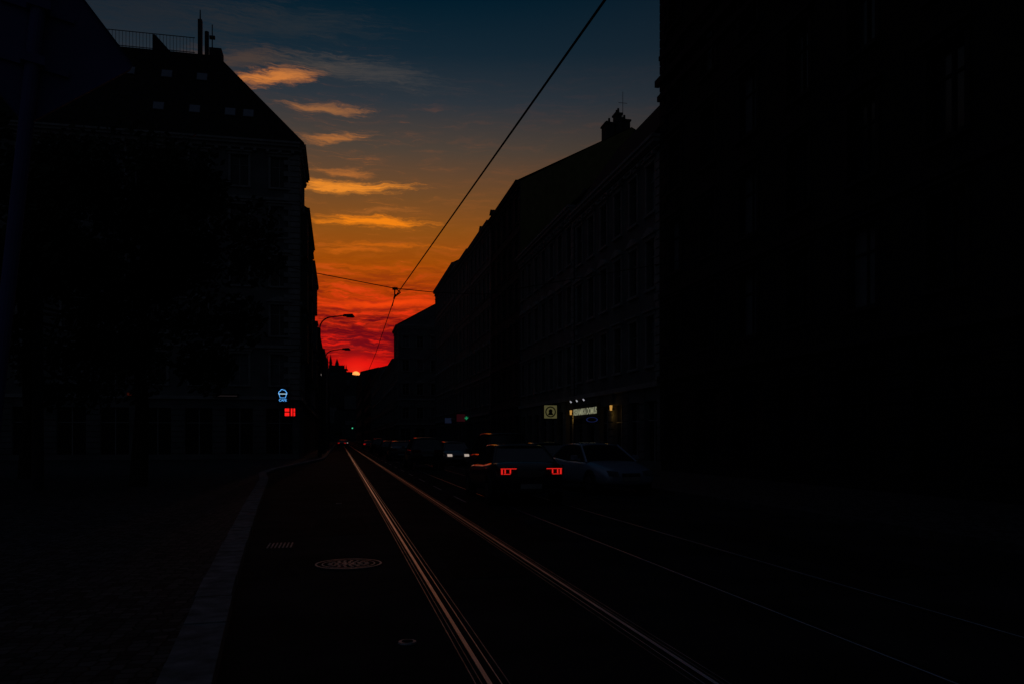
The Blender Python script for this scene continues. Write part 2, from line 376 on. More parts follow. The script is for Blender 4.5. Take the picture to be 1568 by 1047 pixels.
left_b('apartment_building',-3,100.02,140,15.2,STUC_C,TRIMD,3)
left_b('apartment_building',-3,140.02,200,17,STUC_A,TRIM,3,False)
left_b('apartment_building',-4,200.02,330,20,STUC_C,TRIMD,4,False)

# ------------------------------------------------------------ distant hills, city, castle
def hill(name,yc,x0,x1,top,wid,amp,seed):
    nx,ny=90,14; grid=[]
    for j in range(ny+1):
        for i in range(nx+1):
            x=x0+(x1-x0)*i/nx; fy=j/ny; y=yc-wid+2*wid*fy
            h=top(x)*max(0,math.sin(math.pi*fy))**.8+amp*mnoise.noise(Vector((x*.02,y*.02,seed)))*math.sin(math.pi*fy)-1
            grid.append((x,y,h))
    me=bpy.data.meshes.new(name); fs=[]
    for j in range(ny):
        for i in range(nx):
            a=j*(nx+1)+i; fs.append((a,a+1,a+nx+2,a+nx+1))
    me.from_pydata(grid,[],fs); me.materials.append(HILL); o=bpy.data.objects.new(name,me); sc.collection.objects.link(o); return o
hill('hill',900,-700,700,lambda x:64+6*math.exp(-((x+65)/30)**2)-5*math.exp(-((x-5)/25)**2),260,3,1)
hill('hill',2100,-1800,1800,lambda x:166+10*math.exp(-((x+60)/90)**2)-x*.004,450,5,2)
ct=MB()
rr=random.Random(3)
for i in range(150):
    y=rr.uniform(640,890); x=rr.uniform(-110,150); fy=(y-640)/520; h=64*math.sin(math.pi*fy)**.8
    w=rr.uniform(6,14); d=rr.uniform(6,12); hh=rr.uniform(6,11)*(1 if y<800 else .3); base=h-4
    ct.box(x-w/2,x+w/2,y-d/2,y+d/2,base,base+4+hh,rr.choice((STUC_A,STUC_C,STUC_C)))
    zt=base+4+hh+.02
    ct.quad([(x-w/2,y-d/2,zt),(x+w/2,y-d/2,zt),(x+w/2,y,zt+3),(x-w/2,y,zt+3)],ROOFM); ct.quad([(x-w/2,y+d/2,zt),(x+w/2,y+d/2,zt),(x+w/2,y,zt+3),(x-w/2,y,zt+3)],ROOFM)
ct.obj('distant_houses')
DK=mat('castle_stone',(.06,.05,.06),1,0)
ca=MB(); Yc=2100; cx=-18; bz=170
def spire(x,w,z0,z1,z2):
    ca.box(x-w/2,x+w/2,Yc-w/2,Yc+w/2,z0,z1,DK); ca.cyl((x,Yc,z1),(x,Yc,z2),w*.62,.1,DK,8)
ca.box(cx-26,cx+34,Yc-8,Yc+8,bz-10,bz+13,DK)
ca.quad([(cx-10,Yc-8,bz+13),(cx+30,Yc-8,bz+13),(cx+30,Yc,bz+22),(cx-10,Yc,bz+22)],DK)
ca.quad([(cx-10,Yc+8,bz+13),(cx+30,Yc+8,bz+13),(cx+30,Yc,bz+22),(cx-10,Yc,bz+22)],DK)
spire(cx-14,7,bz,bz+27,bz+48); spire(cx-5,7,bz,bz+27,bz+50); spire(cx+11,9,bz,bz+24,bz+40)
for xx in (-24,-20,18,24,29,34): spire(cx+xx,2.6,bz,bz+16,bz+25)
ca.box(cx+34,cx+50,Yc-6,Yc+6,bz-14,bz+5,DK); ca.box(cx-60,cx-26,Yc-6,Yc+6,bz-14,bz+1,DK)
ca.obj('castle_cathedral')

# ------------------------------------------------------------ trees
def tree(name,x,y,H,cr,cz,seed,nleaf=9000):
    R=random.Random(seed); root=empty(name,(x,y,.12)); t=MB()
    pts=[Vector((0,0,0)),Vector((.1,.05,cz*.35)),Vector((.05,-.1,cz*.6)),Vector((.2,.1,cz)),Vector((.1,.1,H*.85))]
    rad=[.28,.2,.17,.11,.03]
    for i in range(4): t.cyl(pts[i],pts[i+1],rad[i],rad[i+1],BARK,10)
    cl=[]
    for i in range(34):
        a=R.uniform(0,6.28); zz=R.uniform(-.8,.9); rr_=math.sqrt(max(.05,1-zz*zz))*R.uniform(.35,1.0)
        p=Vector((math.cos(a)*cr*rr_,math.sin(a)*cr*rr_,cz+zz*(H-cz)))
        s0=pts[2].lerp(pts[4],max(0,min(.8,(zz+.8)/2)))
        mid=s0.lerp(p,.5)+Vector((0,0,-.2)); t.cyl(s0,mid,.07,.045,BARK,6); t.cyl(mid,p,.045,.012,BARK,6)
        cl.append((p,R.uniform(.7,1.4)))
    t.obj('trunk_and_limbs',parent=root)
    v=[];f=[]
    for i in range(nleaf):
        c,rr_=R.choice(cl); d=Vector((R.gauss(0,1),R.gauss(0,1),R.gauss(0,.75))); d=d.normalized()*rr_*(R.random()**.45)
        p=c+d; s=R.uniform(.08,.17); n=Vector((R.gauss(0,1),R.gauss(0,1),R.gauss(0,1)+.6)).normalized(); a=n.orthogonal().normalized(); b=n.cross(a)
        k=len(v); v+=[tuple(p-a*s),tuple(p-b*s*.55),tuple(p+a*s),tuple(p+b*s*.55)]; f.append((k,k+1,k+2,k+3))
    me=bpy.data.meshes.new('foliage'); me.from_pydata(v,[],f); me.materials.append(LEAF)
    o=bpy.data.objects.new('foliage',me); sc.collection.objects.link(o); o.parent=root
tree('street_tree',-6.2,27,10.9,3.7,6.9,1,15000)
tree('street_tree',-11.5,33,13,4.8,7.5,2,15000)
tree('street_tree',-10,22,9.5,3.6,6,3,12000)

# ------------------------------------------------------------ street lamps, mast, sign, wires
def street_lamp(x,y,H=12):
    m=MB(); m.cyl((x,y,.1),(x,y,1.4),.16,.15,METAL,12); m.cyl((x,y,1.4),(x,y,H-1.1),.11,.075,METAL,12)
    prev=Vector((x,y,H-1.1))
    for i in range(1,9):
        a=i/8*math.pi/2*.93; p=Vector((x+1.1*(1-math.cos(a)),y,H-1.1+1.0*math.sin(a))); m.cyl(prev,p,.06,.055,METAL,8); prev=p
    q=Vector((x+2.0,y,H+.05)); m.cyl(prev,q,.05,.045,METAL,8)
    m.hexa([(x+1.9,y-.1,H-.03),(x+2.9,y-.16,H-.05),(x+2.9,y+.16,H-.05),(x+1.9,y+.1,H-.03),(x+1.95,y-.07,H+.16),(x+2.7,y-.1,H+.2),(x+2.7,y+.1,H+.2),(x+1.95,y+.07,H+.16)],METAL)
    m.box(x+2.2,x+2.8,y-.11,y+.11,H-.11,H-.04,LENS)
    m.obj('street_lamp')
street_lamp(-1.65,69); street_lamp(-1.65,94.5); street_lamp(-1.65,122)
m=MB(); m.cyl((-1.75,86,.1),(-1.75,86,10.8),.2,.14,METAL,12); m.cyl((-1.75,86,10.8),(-1.75,86,11),.2,.1,METAL,12); m.obj('tram_mast')
m=MB(); m.cyl((-8.5,25.3,.1),(-8.5,25.3,8.6),.16,.11,METAL,12); m.cyl((-8.5,25.3,8.6),(-8.5,25.3,8.7),.15,.15,METAL,12); m.obj('tram_mast')
sg=empty('road_sign',(-1.58,3.75,.12)); sg.rotation_euler=(0,math.radians(5.2),math.radians(20))
m=MB(); m.cyl((0,0,0),(0,0,3.55),.03,.03,SIGNB,14); m.cyl((0,0,3.55),(0,0,3.57),.034,.03,SIGNB,14); m.obj('post',parent=sg,smooth=False)
m=MB(); hd=.39; cz=3.27; yb=.045
ring=[]
for k in range(4):
    a=math.pi/2*k
    for s_ in (-1,0,1):
        c=Vector((math.cos(a),math.sin(a)))*(hd-.03); o2=Vector((math.cos(a+s_*math.pi/4),math.sin(a+s_*math.pi/4)))*.03
        ring.append(c+o2)
n=len(ring)
m.quad([(p.x,yb,cz+p.y) for p in ring],SIGNB); m.quad([(p.x,yb+.004,cz+p.y) for p in ring],mat('sign_face',(.6,.45,.05),.5,.3))
for i in range(n):
    p=ring[i];q=ring[(i+1)%n]; m.quad([(p.x,yb-.018,cz+p.y),(q.x,yb-.018,cz+q.y),(q.x,yb+.004,cz+q.y),(p.x,yb+.004,cz+p.y)],SIGNB)
m.box(-.14,.14,.030,.044,cz-.14,cz-.11,SIGNB); m.box(-.14,.14,.030,.044,cz+.11,cz+.14,SIGNB)
m.box(-.045,.045,-.036,.030,cz-.145,cz-.105,SIGNB); m.box(-.045,.045,-.036,.030,cz+.105,cz+.145,SIGNB)
m.obj('diamond_plate',parent=sg)
we=empty('tram_overhead_wire')
tube('contact_wire',[(4.27,-22,5.85),(2.6,7.6,6.0),(1.67,25,6.0),(1.80,41.3,6.0),(1.78,70,6.0),(1.8,110,6.0),(1.6,160,6),(1.7,400,6)],.014,WIRE,we)
tube('contact_wire_far_track',[(4.7,-22,5.9),(4.5,25,5.95),(4.75,60,5.95),(4.55,110,6),(4.65,400,6)],.014,WIRE,we)
sw=empty('span_wire')
tube('span',[(-8.5,25.3,8.2),(-.9,25,6.68),(1.67,25,6.28),(3.0,25,6.2),(4.5,25,6.2),(15,25.2,8.4)],.013,WIRE,sw)
m=MB(); m.cyl((1.67,25,6.3),(1.67,25,6.0),.02,.02,WIRE,8); m.cyl((1.60,25,6.27),(1.76,25,6.27),.045,.045,WIRE,10); m.cyl((1.67,25,6.02),(1.83,24.8,6.12),.02,.02,WIRE,8)
m.cyl((1.83,24.8,6.12),(1.72,25,6.27),.015,.015,WIRE,8); m.cyl((1.67,24.7,6.02),(1.67,25.3,6.02),.03,.03,WIRE,8); m.cyl((4.5,25,6.2),(4.5,25,5.95),.02,.02,WIRE,8)
m.cyl((1.66,25,6.0),(1.60,25.0,5.72),.012,.012,WIRE,6)
m.obj('hanger',parent=sw)
for y in (62,100,140):
    tube('span_wire',[(-3,y,8.5),(1.65,y,6.3),(4.6,y,6.25),(15 if y<130 else 10,y,8.8)],.006,WIRE)

# ------------------------------------------------------------ shop signs and lamps
BLUE=emat('neon_blue',(.10,.42,1),1.3,True); WHT=emat('neon_white',(.5,.8,1),1.1); REDN=emat('neon_red',(1,.012,.01),1.0,True)
YEL=emat('emblem_face',(.55,.5,.2),.11); PALE=emat('letters_lit',(.75,.76,.48),.24); WARM=emat('sconce_warm',(1,.5,.10),.45); GRN=emat('green_lit',(.05,1,.4),.15)
BLK=mat('sign_box_dark',(.03,.03,.03),.6,.2)
ns=empty('neon_cupcake_sign',(-4.15,61.55,4.95))
m=MB(); m.box(-.42,.42,.03,.12,-.62,.5,BLK); m.box(-.05,.05,.12,.44,-.1,.1,METAL); m.obj('panel',parent=ns)
fro=[]
for i in range(25):
    a=math.pi*i/24; fro.append((.28*math.cos(a)+.02*math.sin(6*a),0,.05+.30*math.sin(a)*(1+.08*math.cos(7*a))))
tube('icing',fro,.020,BLUE,ns)
tube('rim',[(-.31,0,.03),(.31,0,.03)],.020,WHT,ns)
tube('cup',[(-.26,0,.0),(-.19,0,-.26),(.19,0,-.26),(.26,0,.0)],.020,BLUE,ns)
def text(s_,loc,rot,size,m,parent=None,name='lettering',ext=.01,bold=0.0):
    cu=bpy.data.curves.new(name,'FONT'); cu.body=s_; cu.size=size; cu.extrude=ext; cu.align_x='CENTER'; cu.align_y='CENTER'; cu.offset=bold
    cu.materials.append(m); o=bpy.data.objects.new(name,cu); sc.collection.objects.link(o); o.location=loc; o.rotation_euler=rot
    if parent:o.parent=parent
    return o
text('CAFE',(0,0,-.45),(math.pi/2,0,0),.24,BLUE,ns,bold=.0)
rs=empty('neon_open_sign',(-3.62,61.5,3.62))
m=MB(); m.box(-.42,.42,.02,.14,-.34,.34,BLK); m.box(-.05,.05,.14,.48,-.1,.1,METAL); m.obj('panel',parent=rs)
m=MB(); m.box(-.38,-.06,-.02,.015,.05,.28,REDN); m.box(-.38,-.06,-.02,.015,-.28,-.03,REDN); m.box(.05,.17,-.02,.015,-.28,.28,REDN); m.box(.24,.36,-.02,.015,-.28,.0,REDN); m.box(.24,.36,-.02,.015,.04,.28,REDN); m.obj('lit_letters',parent=rs)
DR=emat('dim_red_lit',(1,.12,.04),.02)
m=MB(); m.box(-14.9,-13.6,61.6,61.7,4.75,4.95,DR); m.box(-14.95,-13.55,61.7,61.78,4.7,5.0,BLK); m.box(-14.3,-14.2,61.78,61.99,4.8,4.9,METAL); m.obj('shop_sign')
m=MB(); m.box(-9.0,-7.4,61.62,61.7,4.75,4.82,emat('dim_white_lit',(.7,.5,.5),.012)); m.box(-9.1,-7.3,61.7,61.99,4.7,4.95,BLK); m.obj('shop_sign')
es=empty('projecting_shop_sign',(14.25,53.3,3.5))
m=MB(); m.box(-.5,.5,.0,.15,-.5,.5,BLK); m.box(.5,.74,.04,.1,.3,.36,METAL); m.box(-.45,.45,-.02,-.001,-.45,.45,YEL); m.obj('box',parent=es)
m=MB()
for k in range(24):
    a=2*math.pi*k/24;b=2*math.pi*(k+1)/24
    m.quad([(r_*math.cos(t_),-.026,r_*math.sin(t_)) for r_,t_ in ((.3,a),(.38,a),(.38,b),(.3,b))],BLK)
m.cyl((0,-.03,.05),(0,-.022,.05),.14,.14,BLK,12); m.quad([(-.2,-.027,-.22),(.2,-.027,-.22),(.12,-.027,-.05),(-.12,-.027,-.05)],BLK)
m.obj('emblem',parent=es)
ks=empty('shop_fascia_sign',(14.75,47,3.3))
m=MB(); m.box(-.0,.12,-2.4,2.4,-.4,.4,mat('fascia_board',(.10,.10,.08),.7,.1)); m.box(-.05,.14,-2.45,2.45,.4,.46,METAL)
for yy in (-1.4,0,1.4): m.cyl((-.45,yy,.72),(-.05,yy,.55),.02,.02,METAL,6)
m.obj('board',parent=ks)
m=MB()
for yy in (-1.2,.2,1.5): m.cyl((-.5,yy,.72),(-.42,yy,.62),.03,.05,emat('spot_lit',(.9,.9,1),.35),8)
m.obj('spotlights',parent=ks)
text('KERAMIKA DOMUS',(-.02,0,0),(math.pi/2,0,-math.pi/2),.55,PALE,ks,bold=.008)
m=MB(); BO=emat('blue_oval_lit',(.1,.2,1),.04)
for k in range(20):
    a=2*math.pi*k/20;b=2*math.pi*(k+1)/20
    m.quad([(14.4+.36*c_*r_,44.5,2.75+.15*s_*r_) for r_,c_,s_ in ((.8,math.cos(a),math.sin(a)),(1,math.cos(a),math.sin(a)),(1,math.cos(b),math.sin(b)),(.8,math.cos(b),math.sin(b)))],BO)
m.box(14.0,14.8,44.51,44.6,2.55,2.95,BLK); m.box(14.8,14.99,44.53,44.58,2.72,2.79,METAL); m.obj('oval_shop_sign')
for y in (50.2,42.3):
    m=MB(); m.cyl((14.8,y,3.2),(14.8,y,3.5),.06,.08,WARM,10); m.cyl((14.8,y,3.5),(14.8,y,3.56),.12,.12,METAL,10); m.cyl((14.8,y,3.14),(14.8,y,3.2),.09,.07,METAL,10); m.box(14.85,14.99,y-.04,y+.04,3.25,3.35,METAL); wl=m.obj('wall_lamp')
    ld=bpy.data.lights.new('glow','POINT'); ld.energy=1.3; ld.color=(1,.55,.10); ld.shadow_soft_size=.08
    lo=bpy.data.objects.new('glow',ld); lo.location=(14.72,y,2.95); sc.collection.objects.link(lo); lo.parent=wl
x,y,z,c,w=14.6,93,4.1,GRN,.2
m=MB(); m.box(x-w*.35,x+w*.35,y-.05,y,z-w,z+w,c); m.box(x-w,x-w*.36,y-.05,y,z-w*.35,z+w*.35,c); m.box(x+w*.36,x+w,y-.05,y,z-w*.35,z+w*.35,c); m.box(x+w,14.99,y-.03,y-.01,z-.03,z+.03,METAL); m.obj('pharmacy_cross_sign')
m=MB(); m.box(13.6,14.6,94.0,94.1,3.7,4.6,emat('dim_red2',(1,.1,.2),.012)); m.box(13.5,14.7,94.1,94.2,3.6,4.7,BLK); m.box(14.7,14.99,94.12,94.18,4.1,4.2,METAL); m.obj('projecting_shop_sign')
m=MB(); m.box(14.0,14.9,108,108.1,3.8,4.5,emat('dim_blue2',(.2,.3,.7),.02)); m.box(13.95,14.97,108.1,108.2,3.75,4.55,BLK); m.obj('projecting_shop_sign')
tl=MB(); tx,ty=9.9,175
tl.cyl((tx,ty,.1),(tx,ty,5.0),.07,.07,METAL,8); tl.cyl((tx,ty,5.0),(2.6,ty,5.2),.06,.05,METAL,8); tl.box(2.4,2.9,ty-.15,ty+.15,3.6,5.1,BLK); tl.cyl((2.65,ty-.16,4.0),(2.65,ty-.25,4.0),.15,.15,emat('green_signal',(.1,1,.5),.5),10); tl.obj('traffic_light')
m=MB(); m.cyl((-2.2,104,.1),(-2.2,104,9.7),.08,.06,METAL,8); m.cyl((-2.2,104,9.7),(-2.2,103.6,9.8),.04,.04,METAL,6); m.cyl((-2.2,103.6,9.62),(-2.2,103.6,9.85),.10,.13,emat('lamp_lit',(1,.9,.8),.35),8); m.obj('street_lantern')

# ------------------------------------------------------------ cars
def car(name,x,y,heading,kind,col,rear_lit=False,head_lit=False):
    root=empty(name,(x,y,0)); root.rotation_euler=(0,0,heading)
    L,W,H={'sedan':(4.75,1.84,1.46),'hatch':(4.1,1.74,1.44),'suv':(4.5,1.84,1.68),'van':(4.6,1.86,1.82)}[kind]
    P=mat('car_paint_%s'%('%02x%02x%02x'%tuple(int(c*255) for c in col)),col,.28,.5,.2,.02,1,coat=.8)
    h=L/2; hw=W/2
    bz={'sedan':.98,'hatch':.96,'suv':1.08,'van':1.08}[kind]
    if kind=='sedan':
        st=[(-h,.80,.80,.42),(-h+.06,.88,.99,.32),(-h+.45,.96,1.06,.24),(-h+1.0,1,1.05,.20),(-h+1.6,1,1.0,.2),(-.2,1,.97,.2),(.7,1,.96,.2),(1.15,1,.95,.2),(1.6,.98,.88,.22),(h-.35,.94,.78,.24),(h-.08,.84,.68,.28),(h,.74,.58,.36)]
        gb=(-h+.62,1.12); gr=(-1.05,.28); 
    elif kind=='hatch':
        st=[(-h,.84,.85,.42),(-h+.06,.92,.97,.32),(-h+.4,.98,.98,.24),(-1.0,1,.97,.2),(-.2,1,.96,.2),(.6,1,.95,.2),(1.05,1,.94,.2),(1.5,.97,.84,.22),(h-.2,.9,.72,.26),(h,.76,.58,.36)]
        gb=(-h+.12,1.05); gr=(-h+.6,.25)
    else:
        st=[(-h,.86,.95,.48),(-h+.06,.94,bz,.38),(-h+.4,.99,bz,.3),(-1.0,1,bz,.26),(-.2,1,bz,.26),(.7,1,bz-.01,.26),(1.2,1,bz-.03,.26),(1.7,.97,bz-.12,.28),(h-.15,.9,bz-.25,.32),(h,.78,.7,.42)]
        gb=(-h+.08,1.25); gr=(-h+.42,.35) if kind=='suv' else (-h+.3,.5)
    b=MB(); rows=[]
    for (yy,w,zt,zb) in st:
        w*=hw; rng=zt-zb
        half=[(0,zt+.03),(w*.55,zt+.022),(w*.86,zt-.005),(w*.965,zt-.07),(w,zt-rng*.38),(w*.985,zb+rng*.28),(w*.93,zb)]
        ringp=[(px,yy,pz) for px,pz in half]+[(-px,yy,pz) for px,pz in half[::-1][:-1]]
        base=len(b.v); b.v+=ringp; rows.append((base,len(ringp)))
    i=b.mi(P)
    for (a,n),(c,_) in zip(rows,rows[1:]):
        for k in range(n):
            j=(k+1)%n; b.f.append((a+k,a+j,c+j,c+k)); b.m.append(i)
    for a,n in (rows[0],rows[-1]): b.f.append(tuple(range(a,a+n))); b.m.append(i)
    o=b.obj('body',smooth=True,parent=root)
    sm=o.modifiers.new('s','SUBSURF'); sm.levels=1; sm.render_levels=1
    gM=MB(); zb=bz-.03; zt=H-.04; wb=hw*.90; wt=hw*.66
    y0,y1=gb; r0,r1=gr
    Bq=[Vector((-wb,y0,zb)),Vector((wb,y0,zb)),Vector((wb*.98,y1,zb)),Vector((-wb*.98,y1,zb))]
    T=[Vector((-wt,r0,zt)),Vector((wt,r0,zt)),Vector((wt,r1,zt)),Vector((-wt,r1,zt))]
    gM.hexa(Bq+T,CGLASS); gM.obj('windows',parent=root)
    rf=MB(); ny=8; nx=8
    for jj in range(ny+1):
        fy=jj/ny; yy=r0-.05+(r1-r0+.1)*fy; cy=math.sin(math.pi*fy)*.045
        for ii in range(nx+1):
            fx=ii/nx*2-1; rf.v.append((fx*(wt+.03),yy,zt-.01+cy+(1-abs(fx)**3)*.045))
    i=rf.mi(P)
    for jj in range(ny):
        for ii in range(nx):
            a=jj*(nx+1)+ii; rf.f.append((a,a+1,a+nx+2,a+nx+1)); rf.m.append(i)
    ro=rf.obj('roof',smooth=True,parent=root); sd=ro.modifiers.new('t','SOLIDIFY'); sd.thickness=.04; sd.offset=-1
    pl=MB()
    for a_,c_ in zip(Bq,T):
        pl.cyl(a_+Vector((0,0,-.03)),c_,.045,.035,P,6)
    for sgn in (-1,1):
        pm=(r0+r1)/2+.05; pl.cyl((sgn*wb,pm,zb),(sgn*wt,pm-.02,zt),.035,.03,BLK,6)
        pl.box(sgn*wb*1.05-.06 if sgn<0 else wb*1.05-.02,sgn*wb*1.05+.02 if sgn<0 else wb*1.05+.06,y1-.42,y1-.36,zb+.02,zb+.08,P)
        c=sgn*(hw+.1); pl.hexa([(c-.1,y1-.48,zb+.04),(c+.1,y1-.48,zb+.04),(c+.08,y1-.34,zb+.05),(c-.08,y1-.34,zb+.05),(c-.09,y1-.47,zb+.18),(c+.09,y1-.47,zb+.18),(c+.07,y1-.34,zb+.16),(c-.07,y1-.34,zb+.16)],P)
        pl.box(sgn*(hw+.004)-.006,sgn*(hw+.004)+.006,pm-.15,pm-.05,bz-.2,bz-.17,METAL)
    pl.obj('pillars_and_mirrors',parent=root)
    wz=.33; wr=.33
    whm=MB()
    for yy in (-h+.85,h-.88):
        for sgn in (-1,1):
            xi=sgn*(hw-.2); xo=sgn*(hw+.005)
            whm.cyl((sgn*(hw-.05),yy,wz+.01),(sgn*(hw+.002),yy,wz+.01),wr+.07,wr+.06,BLK,24)
            whm.cyl((xi,yy,wz),(xo+sgn*.008,yy,wz),wr,wr-.015,RUBBER,24)
            whm.cyl((xo,yy,wz),(xo+sgn*.014,yy,wz),.21,.19,RIM,16)
            whm.cyl((xo,yy,wz),(xo+sgn*.02,yy,wz),.05,.05,METAL,8)
    whm.obj('wheels',parent=root)
    lt=MB()
    RL=RED if rear_lit else REDOFF
    zl=.84 if kind in('sedan','hatch') else .98
    for sgn in (-1,1):
        xo=sgn*hw*.84; xm=sgn*hw*.38
        lo,hi=min(xo,xm),max(xo,xm)
        yy=-h-.015
        lt.box(lo,hi,yy,-h+.12,zl-.09,zl+.08,REDOFF)
        lt.box(lo+.02,hi-.02,yy-.012,yy-.001,zl+.050,zl+.068,RL)
        q=xo-sgn*.07; lt.box(min(q,q+sgn*.04),max(q,q+sgn*.04),yy-.012,yy-.001,zl-.075,zl+.045,RL)
        for t_ in (.30,.60):
            q=xo+(xm-xo)*t_; lt.box(q-.015,q+.015,yy-.012,yy-.001,zl-.05,zl+.045,RL)
        lt.box(min(q,xo-sgn*.09),max(q,xo-sgn*.09),yy-.013,yy-.0012,zl-.075,zl-.06,RL)
        xs=sgn*(hw*.875); lt.box(min(xs,xs-sgn*.08),max(xs,xs-sgn*.08),-h-.005,-h+.28,zl-.07,zl+.06,REDOFF)
        HLm=WHITE_L if head_lit else LENS
        xo=sgn*hw*.74; xm=sgn*hw*.42
        lt.hexa([(min(xo,xm),h-.16,.6),(max(xo,xm),h-.16,.6),(max(xo,xm),h+.005,.58),(min(xo,xm),h+.005,.58),(min(xo,xm),h-.2,.72),(max(xo,xm),h-.2,.72),(max(xo,xm),h-.06,.68),(min(xo,xm),h-.06,.68)],HLm)
    lt.box(-.26,.26,-h-.03,-h+.02,zl-.26 if kind!='sedan' else zl-.42,zl-.15 if kind!='sedan' else zl-.31,PLATE)
    lt.box(-.26,.26,h-.02,h+.02,.42,.53,PLATE)
    lt.box(-hw*.9,hw*.9,-h-.026,-h+.08,.34 if kind=='sedan' else .40,.41 if kind=='sedan' else .52,BLK); lt.box(-hw*.3,hw*.3,h-.05,h+.012,.54,.64,BLK)
    lt.cyl((.55,-h-.04,.31),(.55,-h+.1,.31),.035,.035,METAL,8); lt.cyl((-.55,-h-.04,.31),(-.55,-h+.1,.31),.035,.035,METAL,8)
    lt.obj('lights_and_bumpers',parent=root)
    return root
blk=(.02,.02,.023); slv=(.30,.38,.52); slv2=(.12,.12,.13); wht=(.25,.25,.25); dkb=(.03,.05,.09); gry=(.05,.05,.06); rdc=(.10,.02,.02)
car('sedan_car',4.48,20.9,0,'sedan',blk,rear_lit=True)
car('minivan_car',6.0,30.5,0,'van',blk)
car('parked_car',7.75,23.6,math.pi+math.radians(7),'sedan',slv)
car('parked_car',7.9,31,0,'sedan',blk)
car('suv_car',4.45,43.5,0,'suv',blk)
car('parked_car',6.9,49,math.pi,'hatch',slv2,head_lit=True)
car('parked_car',7.7,57,0,'hatch',wht); car('parked_car',7.7,63,0,'sedan',blk); car('parked_car',7.7,70,0,'suv',gry)
car('parked_car',7.7,77,0,'hatch',dkb); car('parked_car',7.7,84,0,'sedan',wht); car('parked_car',7.7,92,0,'hatch',rdc)
car('sedan_car',4.5,62,0,'sedan',gry); car('hatchback_car',4.5,76,0,'hatch',blk); car('suv_car',4.5,96,0,'suv',gry)
car('parked_car',7.8,39,0,'hatch',dkb)
car('sedan_car',.4,165,0,'sedan',blk,rear_lit=True); car('hatchback_car',4.4,130,0,'hatch',gry,rear_lit=True); car('hatchback_car',1.5,220,math.pi,'hatch',gry,head_lit=True)

# ------------------------------------------------------------ sky
w=bpy.data.worlds.new('World'); sc.world=w; w.use_nodes=True; nt=w.node_tree; N=nt.nodes; Lk=nt.links; N.clear()
w.cycles.sampling_method='NONE'
out=N.new('ShaderNodeOutputWorld'); bg=N.new('ShaderNodeBackground'); Lk.new(bg.outputs[0],out.inputs[0])
def put(sock,v):
    if isinstance(v,(int,float)): sock.default_value=v
    else: Lk.new(v,sock)
def Mt(op,a,b=None,c=None,clamp=False):
    n=N.new('ShaderNodeMath'); n.operation=op; n.use_clamp=clamp; put(n.inputs[0],a)
    if b is not None: put(n.inputs[1],b)
    if c is not None: put(n.inputs[2],c)
    return n.outputs[0]
tc=N.new('ShaderNodeTexCoord'); nm=N.new('ShaderNodeVectorMath'); nm.operation='NORMALIZE'; Lk.new(tc.outputs['Generated'],nm.inputs[0])
sp=N.new('ShaderNodeSeparateXYZ'); Lk.new(nm.outputs[0],sp.inputs[0]); dx,dy,dz=sp.outputs
az=Mt('ARCTAN2',dx,dy); hor=Mt('SQRT',Mt('ADD',Mt('MULTIPLY',dx,dx),Mt('MULTIPLY',dy,dy))); E=Mt('DIVIDE',dz,Mt('MAXIMUM',hor,.02))
def comb(a,b,c=0.0):
    n=N.new('ShaderNodeCombineXYZ'); put(n.inputs[0],a); put(n.inputs[1],b); put(n.inputs[2],c); return n.outputs[0]
V1=comb(az,E)
def noi(vec,sx,sy,seed,detail=5,rough=.55,col=False,dist=0.0):
    mp=N.new('ShaderNodeVectorMath'); mp.operation='MULTIPLY_ADD'; Lk.new(vec,mp.inputs[0]); mp.inputs[1].default_value=(sx,sy,1); mp.inputs[2].default_value=(0,0,seed)
    n=N.new('ShaderNodeTexNoise'); n.inputs['Scale'].default_value=1; n.inputs['Detail'].default_value=detail; n.inputs['Roughness'].default_value=rough; n.inputs['Distortion'].default_value=dist
    Lk.new(mp.outputs[0],n.inputs['Vector']); return n.outputs['Color' if col else 'Fac']
wn=noi(V1,16,34,3.3,4,.6,True)
wv=N.new('ShaderNodeVectorMath'); wv.operation='MULTIPLY_ADD'; Lk.new(wn,wv.inputs[0]); wv.inputs[1].default_value=(.07,.022,0); 
wo=N.new('ShaderNodeVectorMath'); wo.operation='ADD'; Lk.new(V1,wo.inputs[0]); wo.inputs[1].default_value=(-.035,-.011,0); Lk.new(wo.outputs[0],wv.inputs[2])
V2=wv.outputs[0]
def ramp(fac,stops,mx=1.0):
    r=N.new('ShaderNodeValToRGB'); el=r.color_ramp.elements
    while len(el)<len(stops): el.new(.5)
    for e_,(p,c) in zip(el,stops): e_.position=p/mx; e_.color=c
    put(r.inputs[0],Mt('DIVIDE',fac,mx)); return r.outputs[0]
stops=[(0,S(50,4,8)),(.081,S(110,6,10)),(.10,S(132,8,12)),(.125,S(144,13,14)),(.15,S(168,34,10)),(.18,S(174,58,4)),(.22,S(160,75,6)),(.26,S(140,79,22)),(.30,S(114,74,38)),(.36,S(77,65,55)),(.42,S(43,51,59)),(.48,S(19,38,51)),(.55,S(1,28,43)),(.70,S(1,18,30)),(1.2,S(10,18,28))]
base=ramp(Mt('MINIMUM',Mt('MAXIMUM',E,0),1.2),stops,1.2)
def mix(f,a,b,bt='MIX'):
    n=N.new('ShaderNodeMixRGB'); n.blend_type=bt; put(n.inputs[0],f)
    for s_,v in ((n.inputs[1],a),(n.inputs[2],b)):
        if isinstance(v,tuple): s_.default_value=v
        else: Lk.new(v,s_)
    return n.outputs[0]
def sstep(x,a,b):
    n=N.new('ShaderNodeMapRange'); n.interpolation_type='SMOOTHSTEP'; put(n.inputs[0],x); n.inputs[1].default_value=a; n.inputs[2].default_value=b; return n.outputs[0]
